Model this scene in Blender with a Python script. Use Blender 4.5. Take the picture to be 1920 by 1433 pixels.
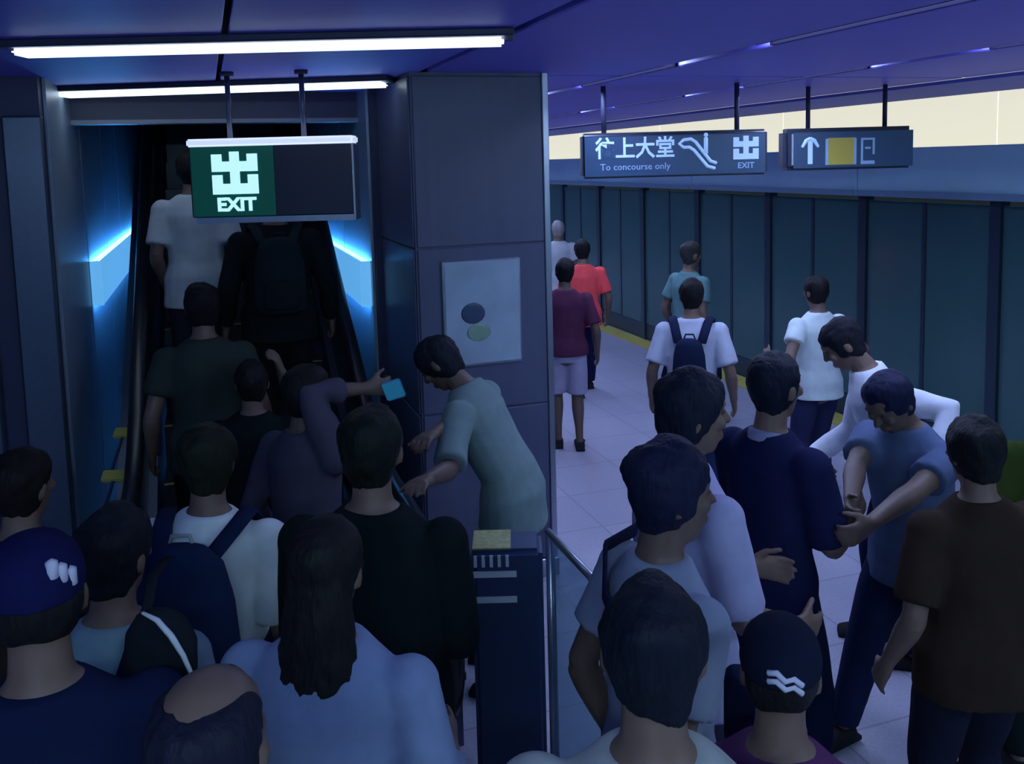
import bpy, bmesh, math, random
import numpy as np
from mathutils import Matrix, Vector, Euler

for o in list(bpy.data.objects):
    bpy.data.objects.remove(o)
random.seed(7)
SC = bpy.context.scene
COL = SC.collection
R = math.radians

# ------------------------------------------------------------------ camera
F = 1700.0; CX, CY = 960.0, 716.5
YAW, PITCH, ROLL = 18.5, 6.0, -1.5
SHIFT = -0.121
CAMP = Vector((0.0, 0.0, 2.45))
cam_d = bpy.data.cameras.new('cctv_camera')
cam = bpy.data.objects.new('cctv_camera', cam_d)
COL.objects.link(cam)
cam_d.sensor_width = 36.0
cam_d.lens = F / 1920.0 * 36.0
cam_d.shift_y = SHIFT
cam_d.clip_start = 0.05
CR = Matrix.Rotation(R(-YAW), 3, 'Z') @ Matrix.Rotation(R(90 - PITCH), 3, 'X') @ Matrix.Rotation(R(ROLL), 3, 'Z')
M4 = CR.to_4x4(); M4.translation = CAMP
cam.matrix_world = M4
SC.camera = cam

# ------------------------------------------------------------------ world and exposure
w = bpy.data.worlds.new('World'); SC.world = w; w.use_nodes = True
w.node_tree.nodes['Background'].inputs[0].default_value = (0.10, 0.22, 0.50, 1)
w.node_tree.nodes['Background'].inputs[1].default_value = 0.45
SC.view_settings.view_transform = 'Standard'
SC.view_settings.look = 'None'
SC.view_settings.gamma = 1.0
SC.view_settings.use_curve_mapping = False
SC.view_settings.exposure = 0.0


def ray(px, py):
    d = Vector(((px - CX) / F, (CY - py) / F + SHIFT * 1920.0 / F, -1.0))
    return CR @ d

def at_h(px, py, h):
    """point of the plane Z = h seen at a pixel"""
    d = ray(px, py); t = (h - CAMP.z) / d.z
    return CAMP + d * t

def at_d(px, py, depth):
    return CAMP + ray(px, py) * depth

def at_y(px, py, Y):
    d = ray(px, py); return CAMP + d * (Y / d.y)

# ------------------------------------------------------------------ materials
MATS = {}
def mat(name, col, rough=0.6, metal=0.0, emit=0.0, ecol=None, noise=0.0, nscale=8.0, bump=0.0, spec=0.5, alpha=None, stretch=None):
    if name in MATS: return MATS[name]
    m = bpy.data.materials.new(name); m.use_nodes = True
    nt = m.node_tree; b = nt.nodes['Principled BSDF']
    b.inputs['Base Color'].default_value = (*col, 1)
    b.inputs['Roughness'].default_value = rough
    b.inputs['Metallic'].default_value = metal
    b.inputs['Specular IOR Level'].default_value = spec
    if emit:
        b.inputs['Emission Color'].default_value = (*(ecol or col), 1)
        b.inputs['Emission Strength'].default_value = emit
    if noise or bump:
        tc = nt.nodes.new('ShaderNodeTexCoord'); nz = nt.nodes.new('ShaderNodeTexNoise')
        nz.inputs['Scale'].default_value = nscale; nz.inputs['Detail'].default_value = 4
        src = tc.outputs['Object']
        if stretch:
            mp = nt.nodes.new('ShaderNodeMapping'); mp.inputs['Scale'].default_value = stretch
            nt.links.new(src, mp.inputs['Vector']); src = mp.outputs['Vector']
        nt.links.new(src, nz.inputs['Vector'])
        if noise:
            mx = nt.nodes.new('ShaderNodeMix'); mx.data_type = 'RGBA'
            mx.inputs['A'].default_value = (*[c * (1 - noise) for c in col], 1)
            mx.inputs['B'].default_value = (*[min(1, c * (1 + noise)) for c in col], 1)
            nt.links.new(nz.outputs['Fac'], mx.inputs['Factor'])
            nt.links.new(mx.outputs['Result'], b.inputs['Base Color'])
        if bump:
            bp = nt.nodes.new('ShaderNodeBump'); bp.inputs['Strength'].default_value = bump
            bp.inputs['Distance'].default_value = 0.01
            nt.links.new(nz.outputs['Fac'], bp.inputs['Height'])
            nt.links.new(bp.outputs['Normal'], b.inputs['Normal'])
    if alpha is not None:
        b.inputs['Alpha'].default_value = alpha
    MATS[name] = m
    return m

def cloth(col):
    return mat('cloth_%.3f_%.3f_%.3f' % col, col, 0.85, noise=0.18, nscale=14, bump=0.25, spec=0.07)
def skin(tone=0):
    c = [(0.165, 0.105, 0.08), (0.125, 0.083, 0.066), (0.2, 0.14, 0.12)][tone]
    return mat('skin%d' % tone, c, 0.5, noise=0.08, nscale=20, spec=0.4)
def hairm(col=(0.012, 0.012, 0.014)):
    return mat('hair_%.3f_%.3f_%.3f' % col, col, 0.55, noise=0.5, nscale=90, bump=0.5, spec=0.12, stretch=(1, 1, 0.15))

M_CEIL = mat('ceiling_paint', (0.24, 0.21, 0.90), 0.5, noise=0.06, nscale=1.5)
M_CEILD = mat('ceiling_gap', (0.02, 0.025, 0.07), 0.8, noise=0.1)
M_STEEL = mat('brushed_steel', (0.42, 0.48, 0.56), 0.32, metal=0.9, noise=0.1, nscale=40, stretch=(1, 1, 0.05))
M_DSTEEL = mat('dark_steel', (0.10, 0.13, 0.19), 0.35, metal=0.7, noise=0.1, nscale=30)
M_COLUMN = mat('column_cladding', (0.085, 0.10, 0.175), 0.4, noise=0.12, nscale=3, bump=0.03, stretch=(6, 6, 0.4))
M_NAVYWALL = mat('navy_wall', (0.03, 0.04, 0.11), 0.5, noise=0.15, nscale=2)
M_RUBBER = mat('black_rubber', (0.012, 0.014, 0.018), 0.28, noise=0.1)
M_DARK = mat('dark_panel', (0.02, 0.035, 0.06), 0.3, noise=0.1)
M_YELLOW = mat('safety_yellow', (0.45, 0.42, 0.09), 0.6, noise=0.2, nscale=12)
M_WHITEP = mat('pale_print', (0.65, 0.72, 0.75), 0.5, noise=0.05)

# floor with faint joints
def floor_mat():
    m = bpy.data.materials.new('granite_floor'); m.use_nodes = True
    nt = m.node_tree; b = nt.nodes['Principled BSDF']
    tc = nt.nodes.new('ShaderNodeTexCoord')
    br = nt.nodes.new('ShaderNodeTexBrick'); br.offset = 0.0
    br.inputs['Color1'].default_value = (0.46, 0.46, 0.56, 1)
    br.inputs['Color2'].default_value = (0.41, 0.42, 0.52, 1)
    br.inputs['Mortar'].default_value = (0.30, 0.31, 0.38, 1)
    br.inputs['Scale'].default_value = 1.0
    br.inputs['Mortar Size'].default_value = 0.006
    br.inputs['Brick Width'].default_value = 0.6; br.inputs['Row Height'].default_value = 0.6
    nz = nt.nodes.new('ShaderNodeTexNoise'); nz.inputs['Scale'].default_value = 60; nz.inputs['Detail'].default_value = 6
    mx = nt.nodes.new('ShaderNodeMix'); mx.data_type = 'RGBA'; mx.blend_type = 'MULTIPLY'; mx.inputs['Factor'].default_value = 0.35
    nt.links.new(tc.outputs['Object'], br.inputs['Vector']); nt.links.new(tc.outputs['Object'], nz.inputs['Vector'])
    nt.links.new(br.outputs['Color'], mx.inputs['A']); nt.links.new(nz.outputs['Fac'], mx.inputs['B'])
    nt.links.new(mx.outputs['Result'], b.inputs['Base Color'])
    b.inputs['Roughness'].default_value = 0.32
    return m
M_FLOOR = floor_mat()

def glass_mat(name, tint, rough, trans):
    m = bpy.data.materials.new(name); m.use_nodes = True
    nt = m.node_tree; nt.nodes.clear()
    out = nt.nodes.new('ShaderNodeOutputMaterial')
    tr = nt.nodes.new('ShaderNodeBsdfTransparent'); tr.inputs[0].default_value = (*tint, 1)
    gl = nt.nodes.new('ShaderNodeBsdfPrincipled'); gl.inputs['Base Color'].default_value = (*[c * 0.5 for c in tint], 1)
    gl.inputs['Roughness'].default_value = rough
    nz = nt.nodes.new('ShaderNodeTexNoise'); nz.inputs['Scale'].default_value = 1.2
    rp = nt.nodes.new('ShaderNodeMapRange'); rp.inputs['To Min'].default_value = 1 - trans - 0.05; rp.inputs['To Max'].default_value = 1 - trans + 0.05
    tc = nt.nodes.new('ShaderNodeTexCoord')
    nt.links.new(tc.outputs['Object'], nz.inputs['Vector']); nt.links.new(nz.outputs['Fac'], rp.inputs['Value'])
    mx = nt.nodes.new('ShaderNodeMixShader')
    nt.links.new(rp.outputs['Result'], mx.inputs[0])
    nt.links.new(tr.outputs[0], mx.inputs[1]); nt.links.new(gl.outputs[0], mx.inputs[2]); nt.links.new(mx.outputs[0], out.inputs[0])
    return m
M_PSDGLASS = glass_mat('screen_door_glass', (0.13, 0.32, 0.33), 0.2, 0.25)
M_BARGLASS = glass_mat('barrier_glass', (0.62, 0.75, 0.82), 0.08, 0.75)

# ------------------------------------------------------------------ object helpers
def link(name, me, m=None, parent=None, smooth=False):
    o = bpy.data.objects.new(name, me); COL.objects.link(o)
    if m is not None and not me.materials: me.materials.append(m)
    if parent is not None: o.parent = parent
    if smooth: me.polygons.foreach_set('use_smooth', [True] * len(me.polygons))
    return o
def tag(o, label=None, cat=None, group=None, kind=None):
    if label: o['label'] = label
    if cat: o['category'] = cat
    if group: o['group'] = group
    if kind: o['kind'] = kind
    return o
def empty(name, loc=(0, 0, 0), rz=0.0):
    o = bpy.data.objects.new(name, None); COL.objects.link(o)
    o.empty_display_size = 0.1
    o.location = loc; o.rotation_euler = (0, 0, rz)
    return o

class MB:
    """collects shapes, builds one mesh"""
    def __init__(s): s.v = []; s.f = []
    def add(s, v, f):
        n = len(s.v); s.v += [tuple(p) for p in v]; s.f += [tuple(i + n for i in q) for q in f]; return s
    def box(s, x0, x1, y0, y1, z0, z1, rot=None, loc=(0, 0, 0)):
        v = [Vector(p) for p in ((x0, y0, z0), (x1, y0, z0), (x1, y1, z0), (x0, y1, z0), (x0, y0, z1), (x1, y0, z1), (x1, y1, z1), (x0, y1, z1))]
        if rot is not None: v = [rot @ p for p in v]
        v = [p + Vector(loc) for p in v]
        return s.add(v, [(0, 3, 2, 1), (4, 5, 6, 7), (0, 1, 5, 4), (1, 2, 6, 5), (2, 3, 7, 6), (3, 0, 4, 7)])
    def prism(s, poly, axis, a, b):
        """extrude a 2D polygon (list of (u,v)) along axis 'x' or 'y' from a to b"""
        n = len(poly)
        mk = (lambda u, v, t: (t, u, v)) if axis == 'x' else (lambda u, v, t: (u, t, v))
        v = [mk(u, w_, a) for u, w_ in poly] + [mk(u, w_, b) for u, w_ in poly]
        f = [tuple(range(n))[::-1], tuple(range(n, 2 * n))] + [(i, (i + 1) % n, n + (i + 1) % n, n + i) for i in range(n)]
        return s.add(v, f)
    def tube(s, pts, rads, side=(1, 0, 0), n=12, cap=0.6):
        v, f = tube(pts, rads, side, n, cap); return s.add(v, f)
    def ell(s, c, r, rot=None, n=12, k=8):
        v = []; f = []
        c = Vector(c)
        for j in range(k + 1):
            th = math.pi * j / k
            for i in range(n):
                ph = 2 * math.pi * i / n
                p = Vector((r[0] * math.sin(th) * math.cos(ph), r[1] * math.sin(th) * math.sin(ph), -r[2] * math.cos(th)))
                v.append((rot @ p if rot is not None else p) + c)
        for j in range(k):
            for i in range(n):
                f.append((j * n + i, j * n + (i + 1) % n, (j + 1) * n + (i + 1) % n, (j + 1) * n + i))
        return s.add(v, f)
    def mesh(s, name):
        me = bpy.data.meshes.new(name); me.from_pydata(s.v, [], s.f)
        bm = bmesh.new(); bm.from_mesh(me)
        bmesh.ops.remove_doubles(bm, verts=bm.verts, dist=1e-5)
        bmesh.ops.recalc_face_normals(bm, faces=bm.faces); bm.to_mesh(me); bm.free()
        return me
    def build(s, name, m, parent=None, smooth=False, bevel=0.0, seg=2):
        me = s.mesh(name)
        if bevel:
            bm = bmesh.new(); bm.from_mesh(me)
            bmesh.ops.bevel(bm, geom=bm.edges[:], offset=bevel, segments=seg, affect='EDGES', clamp_overlap=True)
            bm.to_mesh(me); bm.free()
        return link(name, me, m, parent, smooth)
    def remesh(s, name, voxel, smooth_it=4, factor=0.5):
        me = bpy.data.meshes.new(name); me.from_pydata(s.v, [], s.f)
        bm = bmesh.new(); bm.from_mesh(me)
        bmesh.ops.remove_doubles(bm, verts=bm.verts, dist=1e-5)
        bmesh.ops.recalc_face_normals(bm, faces=bm.faces); bm.to_mesh(me); bm.free()
        o = bpy.data.objects.new('tmp', me); COL.objects.link(o)
        md = o.modifiers.new('r', 'REMESH'); md.mode = 'VOXEL'; md.voxel_size = voxel
        sm = o.modifiers.new('s', 'SMOOTH'); sm.factor = factor; sm.iterations = smooth_it
        dg = bpy.context.evaluated_depsgraph_get()
        out = bpy.data.meshes.new_from_object(o.evaluated_get(dg))
        bpy.data.objects.remove(o); bpy.data.meshes.remove(me)
        out.name = name
        return out

def tube(pts, rads, side=(1, 0, 0), n=12, cap=0.6):
    P = [Vector(p) for p in pts]; side = Vector(side)
    v = []; f = []; N = len(P); last = None
    T = []
    for i in range(N):
        t = (P[min(i + 1, N - 1)] - P[max(i - 1, 0)])
        T.append(t.normalized())
    for i in range(N):
        t = T[i]
        ref = side if last is None else last
        u = ref - t * ref.dot(t)
        if u.length < 1e-4:
            ref = Vector((0, 1, 0)); u = ref - t * ref.dot(t)
        u.normalize(); last = u
        w_ = t.cross(u)
        r = rads[i] if hasattr(rads, '__len__') else rads
        ra, rb = (r if hasattr(r, '__len__') else (r, r))
        for k in range(n):
            a = 2 * math.pi * k / n
            v.append(P[i] + u * (ra * math.cos(a)) + w_ * (rb * math.sin(a)))
    for i in range(N - 1):
        for k in range(n):
            f.append((i * n + k, i * n + (k + 1) % n, (i + 1) * n + (k + 1) % n, (i + 1) * n + k))
    r0 = rads[0] if hasattr(rads, '__len__') else rads; r1 = rads[-1] if hasattr(rads, '__len__') else rads
    m0 = min(r0) if hasattr(r0, '__len__') else r0; m1 = min(r1) if hasattr(r1, '__len__') else r1
    a = len(v); v.append(P[0] - T[0] * m0 * cap); v.append(P[-1] + T[-1] * m1 * cap)
    for k in range(n):
        f.append((a, (k + 1) % n, k)); b0 = (N - 1) * n
        f.append((a + 1, b0 + k, b0 + (k + 1) % n))
    return v, f

def fold(me, amp, k=22.0, seed=0):
    """fabric folds: low waves along the normals"""
    n = len(me.vertices)
    co = np.empty(n * 3); me.vertices.foreach_get('co', co); co = co.reshape(-1, 3)
    nr = np.empty(n * 3); me.vertices.foreach_get('normal', nr); nr = nr.reshape(-1, 3)
    rg = np.random.RandomState(seed)
    d = np.zeros(n)
    for i in range(6):
        a = rg.randn(3); a /= np.linalg.norm(a); a[2] *= 0.6
        d += np.sin(co @ (a * k * (0.5 + 0.35 * i)) + rg.rand() * 6.28 + 1.5 * np.sin(co @ (rg.randn(3) * k * 0.25))) / (1 + 0.5 * i)
    co = co + nr * (d * amp * 0.4)[:, None]
    me.vertices.foreach_set('co', co.ravel()); me.update()

def text_mesh(txt, size, depth=0.004, bold=0.0, align='CENTER'):
    c = bpy.data.curves.new('t', 'FONT'); c.body = txt; c.size = size; c.extrude = depth / 2
    c.align_x = align; c.align_y = 'CENTER'; c.offset = bold; c.resolution_u = 2
    o = bpy.data.objects.new('t', c); COL.objects.link(o)
    dg = bpy.context.evaluated_depsgraph_get()
    me = bpy.data.meshes.new_from_object(o.evaluated_get(dg))
    bpy.data.objects.remove(o); bpy.data.curves.remove(c)
    return me

# ================================================================== SETTING
CEIL = 2.95
PSDX = 5.60
COLX0, COLX1, COLY0, COLY1 = 1.07, 1.85, 4.86, 5.80
SHX0, SHX1 = -0.78, 1.02       # escalator shaft walls
OPY = 6.2                      # ceiling opening above the escalator

fl = MB().box(-5, PSDX + 0.1, -3, 40, -0.1, 0).build('floor', M_FLOOR); tag(fl, kind='structure')

# ceiling: backing slab with an opening over the escalator, long panels hung under it
ce = MB()
ce.box(-5, SHX0, -3, 40, CEIL + 0.07, CEIL + 0.15).box(SHX1 + 0.12, 5.35, -3, 40, CEIL + 0.07, CEIL + 0.15).box(SHX0, SHX1 + 0.12, -3, OPY, CEIL + 0.07, CEIL + 0.15)
ce = ce.build('ceiling', M_CEILD); tag(ce, kind='structure')
def cpanel(x0, x1, y0, y1):
    MB().box(x0, x1, y0, y1, CEIL, CEIL + 0.03).build('ceiling_panel', M_CEIL, ce, bevel=0.006, seg=1)
xs = [-4.9, -3.7, -2.45, -1.2]
for i in range(3): 
    for y0 in (-3, 1.2): cpanel(xs[i] + .012, xs[i + 1] - .012, y0 + .01, y0 + 4.18)
for (x0, x1) in ((-1.2, 0.1), (0.1, 1.14)):
    for y0, y1 in ((-3, 1.2), (1.2, OPY - 0.02)): cpanel(x0 + .012, x1 - .012, y0 + .01, y1 - .01)
xs = [1.16, 2.44, 3.72, 5.0]
for i in range(3):
    y = -3.0
    while y < 36: cpanel(xs[i] + (.05 if i else .014), xs[i + 1] - (.05 if i < 2 else .014), y + .01, y + 3.98); y += 4.0
# edge trim of the platform ceiling
tr = MB().prism([(5.0, 2.95), (5.35, 2.95), (5.35, 2.87), (5.28, 2.86), (5.0, 2.925)], 'y', -3, 40).build('trim_1', mat('ceiling_edge', (0.22, 0.22, 0.70), 0.4, noise=0.08)); tag(tr, kind='structure')
M_BLACKFIN = mat('black_louvre', (0.003, 0.003, 0.006), 1.0, spec=0.0, noise=0.1)
# recessed slot lamps in the platform ceiling; farther row added to light the platform
M_SLOT = mat('slot_diffuser', (0.9, 0.9, 1.0), 0.4, emit=95.0, ecol=(0.46, 0.58, 1.0))
for xi, X in enumerate((2.44, 3.72)):
    for q in range(14):
        y = 2.3 + q * 2.2
        sl = empty('slot_light', (X, y, CEIL + .04))
        tag(sl, 'recessed slot light in the %s platform ceiling seam, farther row added for light' % ('nearer' if xi == 0 else 'farther'), 'ceiling light', 'slot lights in the %s ceiling seam' % ('nearer' if xi == 0 else 'farther'))
        MB().box(-.03, .03, 0, 1.3, -.015, 0).build('diffuser', M_SLOT, sl)
        for sx in (-1, 1): MB().box(*sorted((sx * .034, sx * .044)), -.01, 1.31, -.038, 0.03).build('side_fin', M_BLACKFIN, sl)
# downstand over the escalator opening
b = MB().box(-4.9, 1.14, OPY, OPY + 0.12, 2.78, CEIL + 1.1).build('trim_2', mat('downstand', (0.07, 0.075, 0.13), 0.5, noise=0.1)); tag(b, kind='structure')
b = MB().box(-4.9, 1.07, OPY - 0.02, OPY + 0.14, 2.755, 2.78).build('trim_3', mat('downstand_edge', (0.30, 0.32, 0.38), 0.4, noise=0.1)); tag(b, kind='structure')

# shaft walls, soffit, top
wl = MB().box(SHX0 - 0.15, SHX0, 5.2, 16, 0, 9.5).build('wall_shaft_left', M_NAVYWALL); tag(wl, kind='structure')
wr = MB().box(SHX1, SHX1 + 0.12, 5.82, 16, 0, 9.5).build('wall_shaft_right', M_NAVYWALL); tag(wr, kind='structure')
wt = MB().box(SHX0, SHX1, 16, 16.15, 0, 9.5).build('wall_shaft_end', M_NAVYWALL); tag(wt, kind='structure')
sf = MB().prism([(OPY + 0.12, 3.9), (16, 9.4), (16, 9.55), (OPY + 0.12, 4.05)], 'x', SHX0, SHX1).build('ceiling_shaft', M_NAVYWALL); tag(sf, kind='structure')
wf = MB().box(-5, SHX0 - 0.15, 5.2, 5.35, 0, CEIL).build('wall_left', M_NAVYWALL); tag(wf, kind='structure')
for X in (-1.6, -1.28, -1.1):
    MB().box(X, X + 0.05, 5.12, 5.2, 0, CEIL).build('wall_trim', M_DSTEEL, wf, bevel=0.01, seg=1)
MB().box(SHX0 - 0.17, SHX0 + 0.015, 5.14, 5.2, 0, 2.75).build('wall_trim', M_DSTEEL, wf, bevel=0.01, seg=1)
# steel cladding panels and light panels in the shaft
M_LITE = mat('blue_light_panel', (0.4, 0.7, 0.95), 0.4, emit=0.55, ecol=(0.10, 0.46, 0.95))
M_SHSTEEL = mat('shaft_steel', (0.32, 0.42, 0.52), 0.4, metal=0.25, noise=0.1, nscale=6)
for (wall, x0, x1) in ((wl, SHX0, SHX0 + 0.02), (wr, SHX1 - 0.02, SHX1)):
    for i in range(8):
        y = (5.3 if wall is wl else 5.86) + i * 1.25
        z0, z1 = 0.02, 6.0
        MB().box(x0, x1, y + .008, y + 1.235, z0, z1).build('cladding_panel', M_SHSTEEL, wall, bevel=0.004, seg=1)
# wall-washing lamps: a blue tube behind a slim steel shroud on each shaft wall
M_DIFF = mat('lamp_diffuser', (0.3, 0.5, 0.7), 0.4, emit=0.85, ecol=(0.12, 0.44, 0.86))
M_LITE = mat('blue_tube', (0.4, 0.7, 0.95), 0.4, emit=45.0, ecol=(0.08, 0.42, 1.0))
def wall_lamp(xw, s_, y0, y1, z, label):
    e = empty('wall_lamp', (xw, y0, z)); tag(e, label, 'wall lamp')
    L = y1 - y0
    for zz in (-.12, .12): MB().tube([(s_ * .03, .05, zz), (s_ * .03, L - .05, zz)], .010, side=(0, 0, 1), n=8).build('tube', M_LITE, e)
    MB().box(*sorted((s_ * .05, s_ * .07)), 0, L, -.15, .15).build('diffuser', M_DIFF, e, bevel=.006, seg=1)
    MB().box(*sorted((s_ * .0, s_ * .07)), -.015, 0, -.15, .15).build('end_cap', M_DIFF, e)
wall_lamp(SHX0 + 0.02, 1, 6.6, 10.6, 1.72, 'slim wall lamp washing the wall left of the escalator in blue')
wall_lamp(SHX1 - 0.02, -1, 5.95, 8.8, 1.68, 'slim wall lamp washing the wall between escalator and column in blue')

# column
cb = MB().box(COLX0, COLX1, COLY0, COLY1, 0, CEIL).build('wall_column', M_COLUMN); tag(cb, kind='structure')
for i in range(3):
    z0 = [0.12, 1.06, 2.0][i]; z1 = z0 + 0.93
    MB().box(COLX0 + .01, COLX1 - .03, COLY0 - 0.012, COLY0, z0, z1).build('cladding_panel', M_COLUMN, cb, bevel=0.004, seg=1)
    MB().box(COLX0 - 0.012, COLX0, COLY0 + .01, COLY1 - .01, z0, z1).build('cladding_panel', M_COLUMN, cb, bevel=0.004, seg=1)
MB().box(COLX1 - 0.025, COLX1 + 0.012, COLY0 - 0.014, COLY0 + 0.03, 0, CEIL).build('corner_trim', M_STEEL, cb, bevel=0.004, seg=1)
MB().box(COLX0 - 0.02, COLX1 + 0.02, COLY0 - 0.02, COLY1 + 0.02, 0, 0.11).build('skirting', M_STEEL, cb, bevel=0.005, seg=1)

# end wall of the platform
ew = MB().box(1.14, 9.2, 40, 40.2, 0, 4).build('wall_end', M_NAVYWALL); tag(ew, kind='structure')

# trackside wall with luminous strip above, track bed
tw = MB().box(9.0, 9.2, -3, 40, -1.3, 2.2).build('wall_trackside', mat('trackside', (0.03, 0.06, 0.07), 0.7, noise=0.3, nscale=1.5)); tag(tw, kind='structure')
tb = MB().box(PSDX + 0.1, 9.2, -3, 40, -1.4, -1.3).build('floor_track', mat('trackbed', (0.05, 0.055, 0.06), 0.9, noise=0.3)); tag(tb, kind='structure')
pe = MB().box(PSDX + 0.1, PSDX + 0.2, -3, 40, -1.3, 0).build('wall_platform_edge', mat('edge_concrete', (0.1, 0.1, 0.11), 0.9, noise=0.2)); tag(pe, kind='structure')
M_LUM = mat('luminous_wall', (0.8, 0.78, 0.6), 0.5, emit=0.86, ecol=(0.86, 0.82, 0.64))
lw = empty('luminous_wall', (6.35, 0, 2.3))
tag(lw, 'long glowing cream light wall above the platform screen doors', 'light wall')
y = -3.0
while y < 39:
    MB().box(0, 0.06, y + .004, y + 2.996, 0.0, 1.2).build('lit_panel', M_LUM, lw); y += 3.0
MB().box(-1.1, 0.1, -3, 40, 1.2, 1.28).build('top_cover', M_CEIL, lw)

# platform screen doors
psd = empty('platform_screen_doors', (PSDX, 0, 0))
tag(psd, 'row of dark glass platform screen doors with steel-blue header band', 'screen doors')
M_HEAD = mat('header_panel', (0.58, 0.90, 0.92), 0.4, metal=0.0, noise=0.08, nscale=2)
M_POST = mat('door_post', (0.035, 0.06, 0.09), 0.35, metal=0.5, noise=0.1)
pit = 1.45
post_me = MB().box(-0.04, 0.05, -0.05, 0.05, 0, 2.08).mesh('post'); post_me.materials.append(M_POST)
pane_me = MB().box(-0.012, 0.012, 0.052, pit - 0.052, 0.22, 2.04).mesh('glass_pane'); pane_me.materials.append(M_PSDGLASS)
kick_me = MB().box(-0.02, 0.02, 0.052, pit - 0.052, 0.01, 0.215).mesh('kick_plate'); kick_me.materials.append(M_POST)
mull_me = MB().box(-0.02, 0.02, pit / 2 - 0.02, pit / 2 + 0.02, 0.22, 2.04).mesh('door_stile'); mull_me.materials.append(M_POST)
head_me = MB().box(-0.10, 0.14, 0.006, pit * 2 - 0.006, 2.13, 2.49).build('tmp', M_HEAD, bevel=0.008).data
bpy.data.objects.remove(bpy.data.objects['tmp'])
lip_me = MB().box(-0.14, 0.10, 0.004, pit * 2 - 0.004, 2.08, 2.13).mesh('header_lip'); lip_me.materials.append(mat('lip', (0.26, 0.42, 0.52), 0.4, metal=0.4, noise=0.08))
k = 0; y = -2.0
while y < 37:
    for nm, me in (('post', post_me), ('glass_pane', pane_me), ('kick_plate', kick_me), ('door_stile', mull_me)):
        o = bpy.data.objects.new(nm, me); COL.objects.link(o); o.parent = psd; o.location = (0, y, 0)
    if k % 2 == 0:
        for nm, me in (('header_panel', head_me), ('header_lip', lip_me)):
            o = bpy.data.objects.new(nm, me); COL.objects.link(o); o.parent = psd; o.location = (0, y, 0)
    k += 1; y += pit
# yellow warning strip along the doors: separate tactile plates
ys = empty('warning_strip', (5.30, 0, 0)); tag(ys, 'olive yellow warning strip on the floor along the screen doors', 'floor strip')
pl_me = MB().box(0, 0.26, 0.006, 1.494, 0.0, 0.008).mesh('strip_plate'); pl_me.materials.append(M_YELLOW)
y = 1.0
while y < 36:
    o = bpy.data.objects.new('strip_plate', pl_me); COL.objects.link(o); o.parent = ys; o.location = (0, y, 0); y += 1.5

# ================================================================== LIGHT FIXTURES
M_TUBE = mat('tube_diffuser', (0.9, 0.95, 1.0), 0.4, emit=1.9, ecol=(0.72, 0.87, 1.0))
M_TUBE_FILL = mat('tube_diffuser_fill', (0.9, 0.95, 1.0), 0.4, emit=85.0, ecol=(0.52, 0.78, 1.0))
M_FIX = mat('fixture_body', (0.03, 0.035, 0.08), 0.5, noise=0.1)
def strip(p0, p1, label, wid=0.09, group=None, mt=None):
    p0 = Vector(p0); p1 = Vector(p1); d = p1 - p0
    e = empty('strip_light', ((p0.x + p1.x) / 2, (p0.y + p1.y) / 2, CEIL), math.atan2(d.y, d.x)); L = d.length / 2
    tag(e, label, 'ceiling light', group)
    MB().box(-L - 0.04, L + 0.04, -wid / 2 - 0.03, wid / 2 + 0.03, -0.03, 0).build('housing', M_FIX, e, bevel=0.006, seg=1)
    MB().box(-L, L, -wid / 2, wid / 2, -0.055, -0.03).build('diffuser', mt or M_TUBE, e, bevel=0.01)
    return e
a0 = at_h(35, 104, CEIL - .05); a1 = at_h(945, 82, CEIL - .05)
strip(a0, a1, 'long white strip light nearest the camera, across the ceiling', wid=.12)
b0 = at_h(115, 181, CEIL - .05); b1 = at_h(722, 161, CEIL - .05)
strip(b0, b1, 'white strip light above the green exit sign, behind its rods', wid=.17)
# unseen strips added behind the camera to brighten the crowd
strip((-1.6, -0.9, CEIL), (0.5, -0.9, CEIL), 'unseen white strip light added behind the camera', mt=M_TUBE_FILL)
strip((2.2, -1.0, CEIL), (4.2, -1.0, CEIL), 'unseen white strip light added over the platform behind the camera', mt=M_TUBE_FILL)

# ================================================================== SIGNS
M_SIGN = mat('sign_face', (0.025, 0.055, 0.12), 0.3, emit=0.09, ecol=(0.03, 0.14, 0.40), noise=0.05)
M_SIGND = mat('sign_case', (0.015, 0.022, 0.05), 0.4, noise=0.08)
M_GREEN = mat('sign_green', (0.01, 0.10, 0.07), 0.35, emit=0.045, ecol=(0.0, 0.50, 0.34))
M_GLYPH = mat('sign_glyph', (0.6, 0.9, 0.95), 0.4, emit=0.95, ecol=(0.50, 0.88, 1.0))
M_GLYPH2 = mat('sign_glyph_dim', (0.5, 0.65, 0.85), 0.4, emit=0.38, ecol=(0.32, 0.58, 0.95))
M_GLYPH3 = mat('sign_glyph_faint', (0.3, 0.45, 0.7), 0.4, emit=0.14, ecol=(0.25, 0.5, 0.9))
M_SYEL = mat('sign_yellow', (0.5, 0.42, 0.06), 0.4, emit=0.08, ecol=(0.6, 0.55, 0.16))
M_GREENGLOW = M_GREEN

def sign_frame(pl, pr, depth_l, w_, h_):
    """empty at the centre of a hanging sign whose face looks at the camera side; x along the face, z up, -y outwards"""
    d = pr - pl
    e_loc = (pl + pr) / 2
    return e_loc, math.atan2(d.y, d.x)

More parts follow.
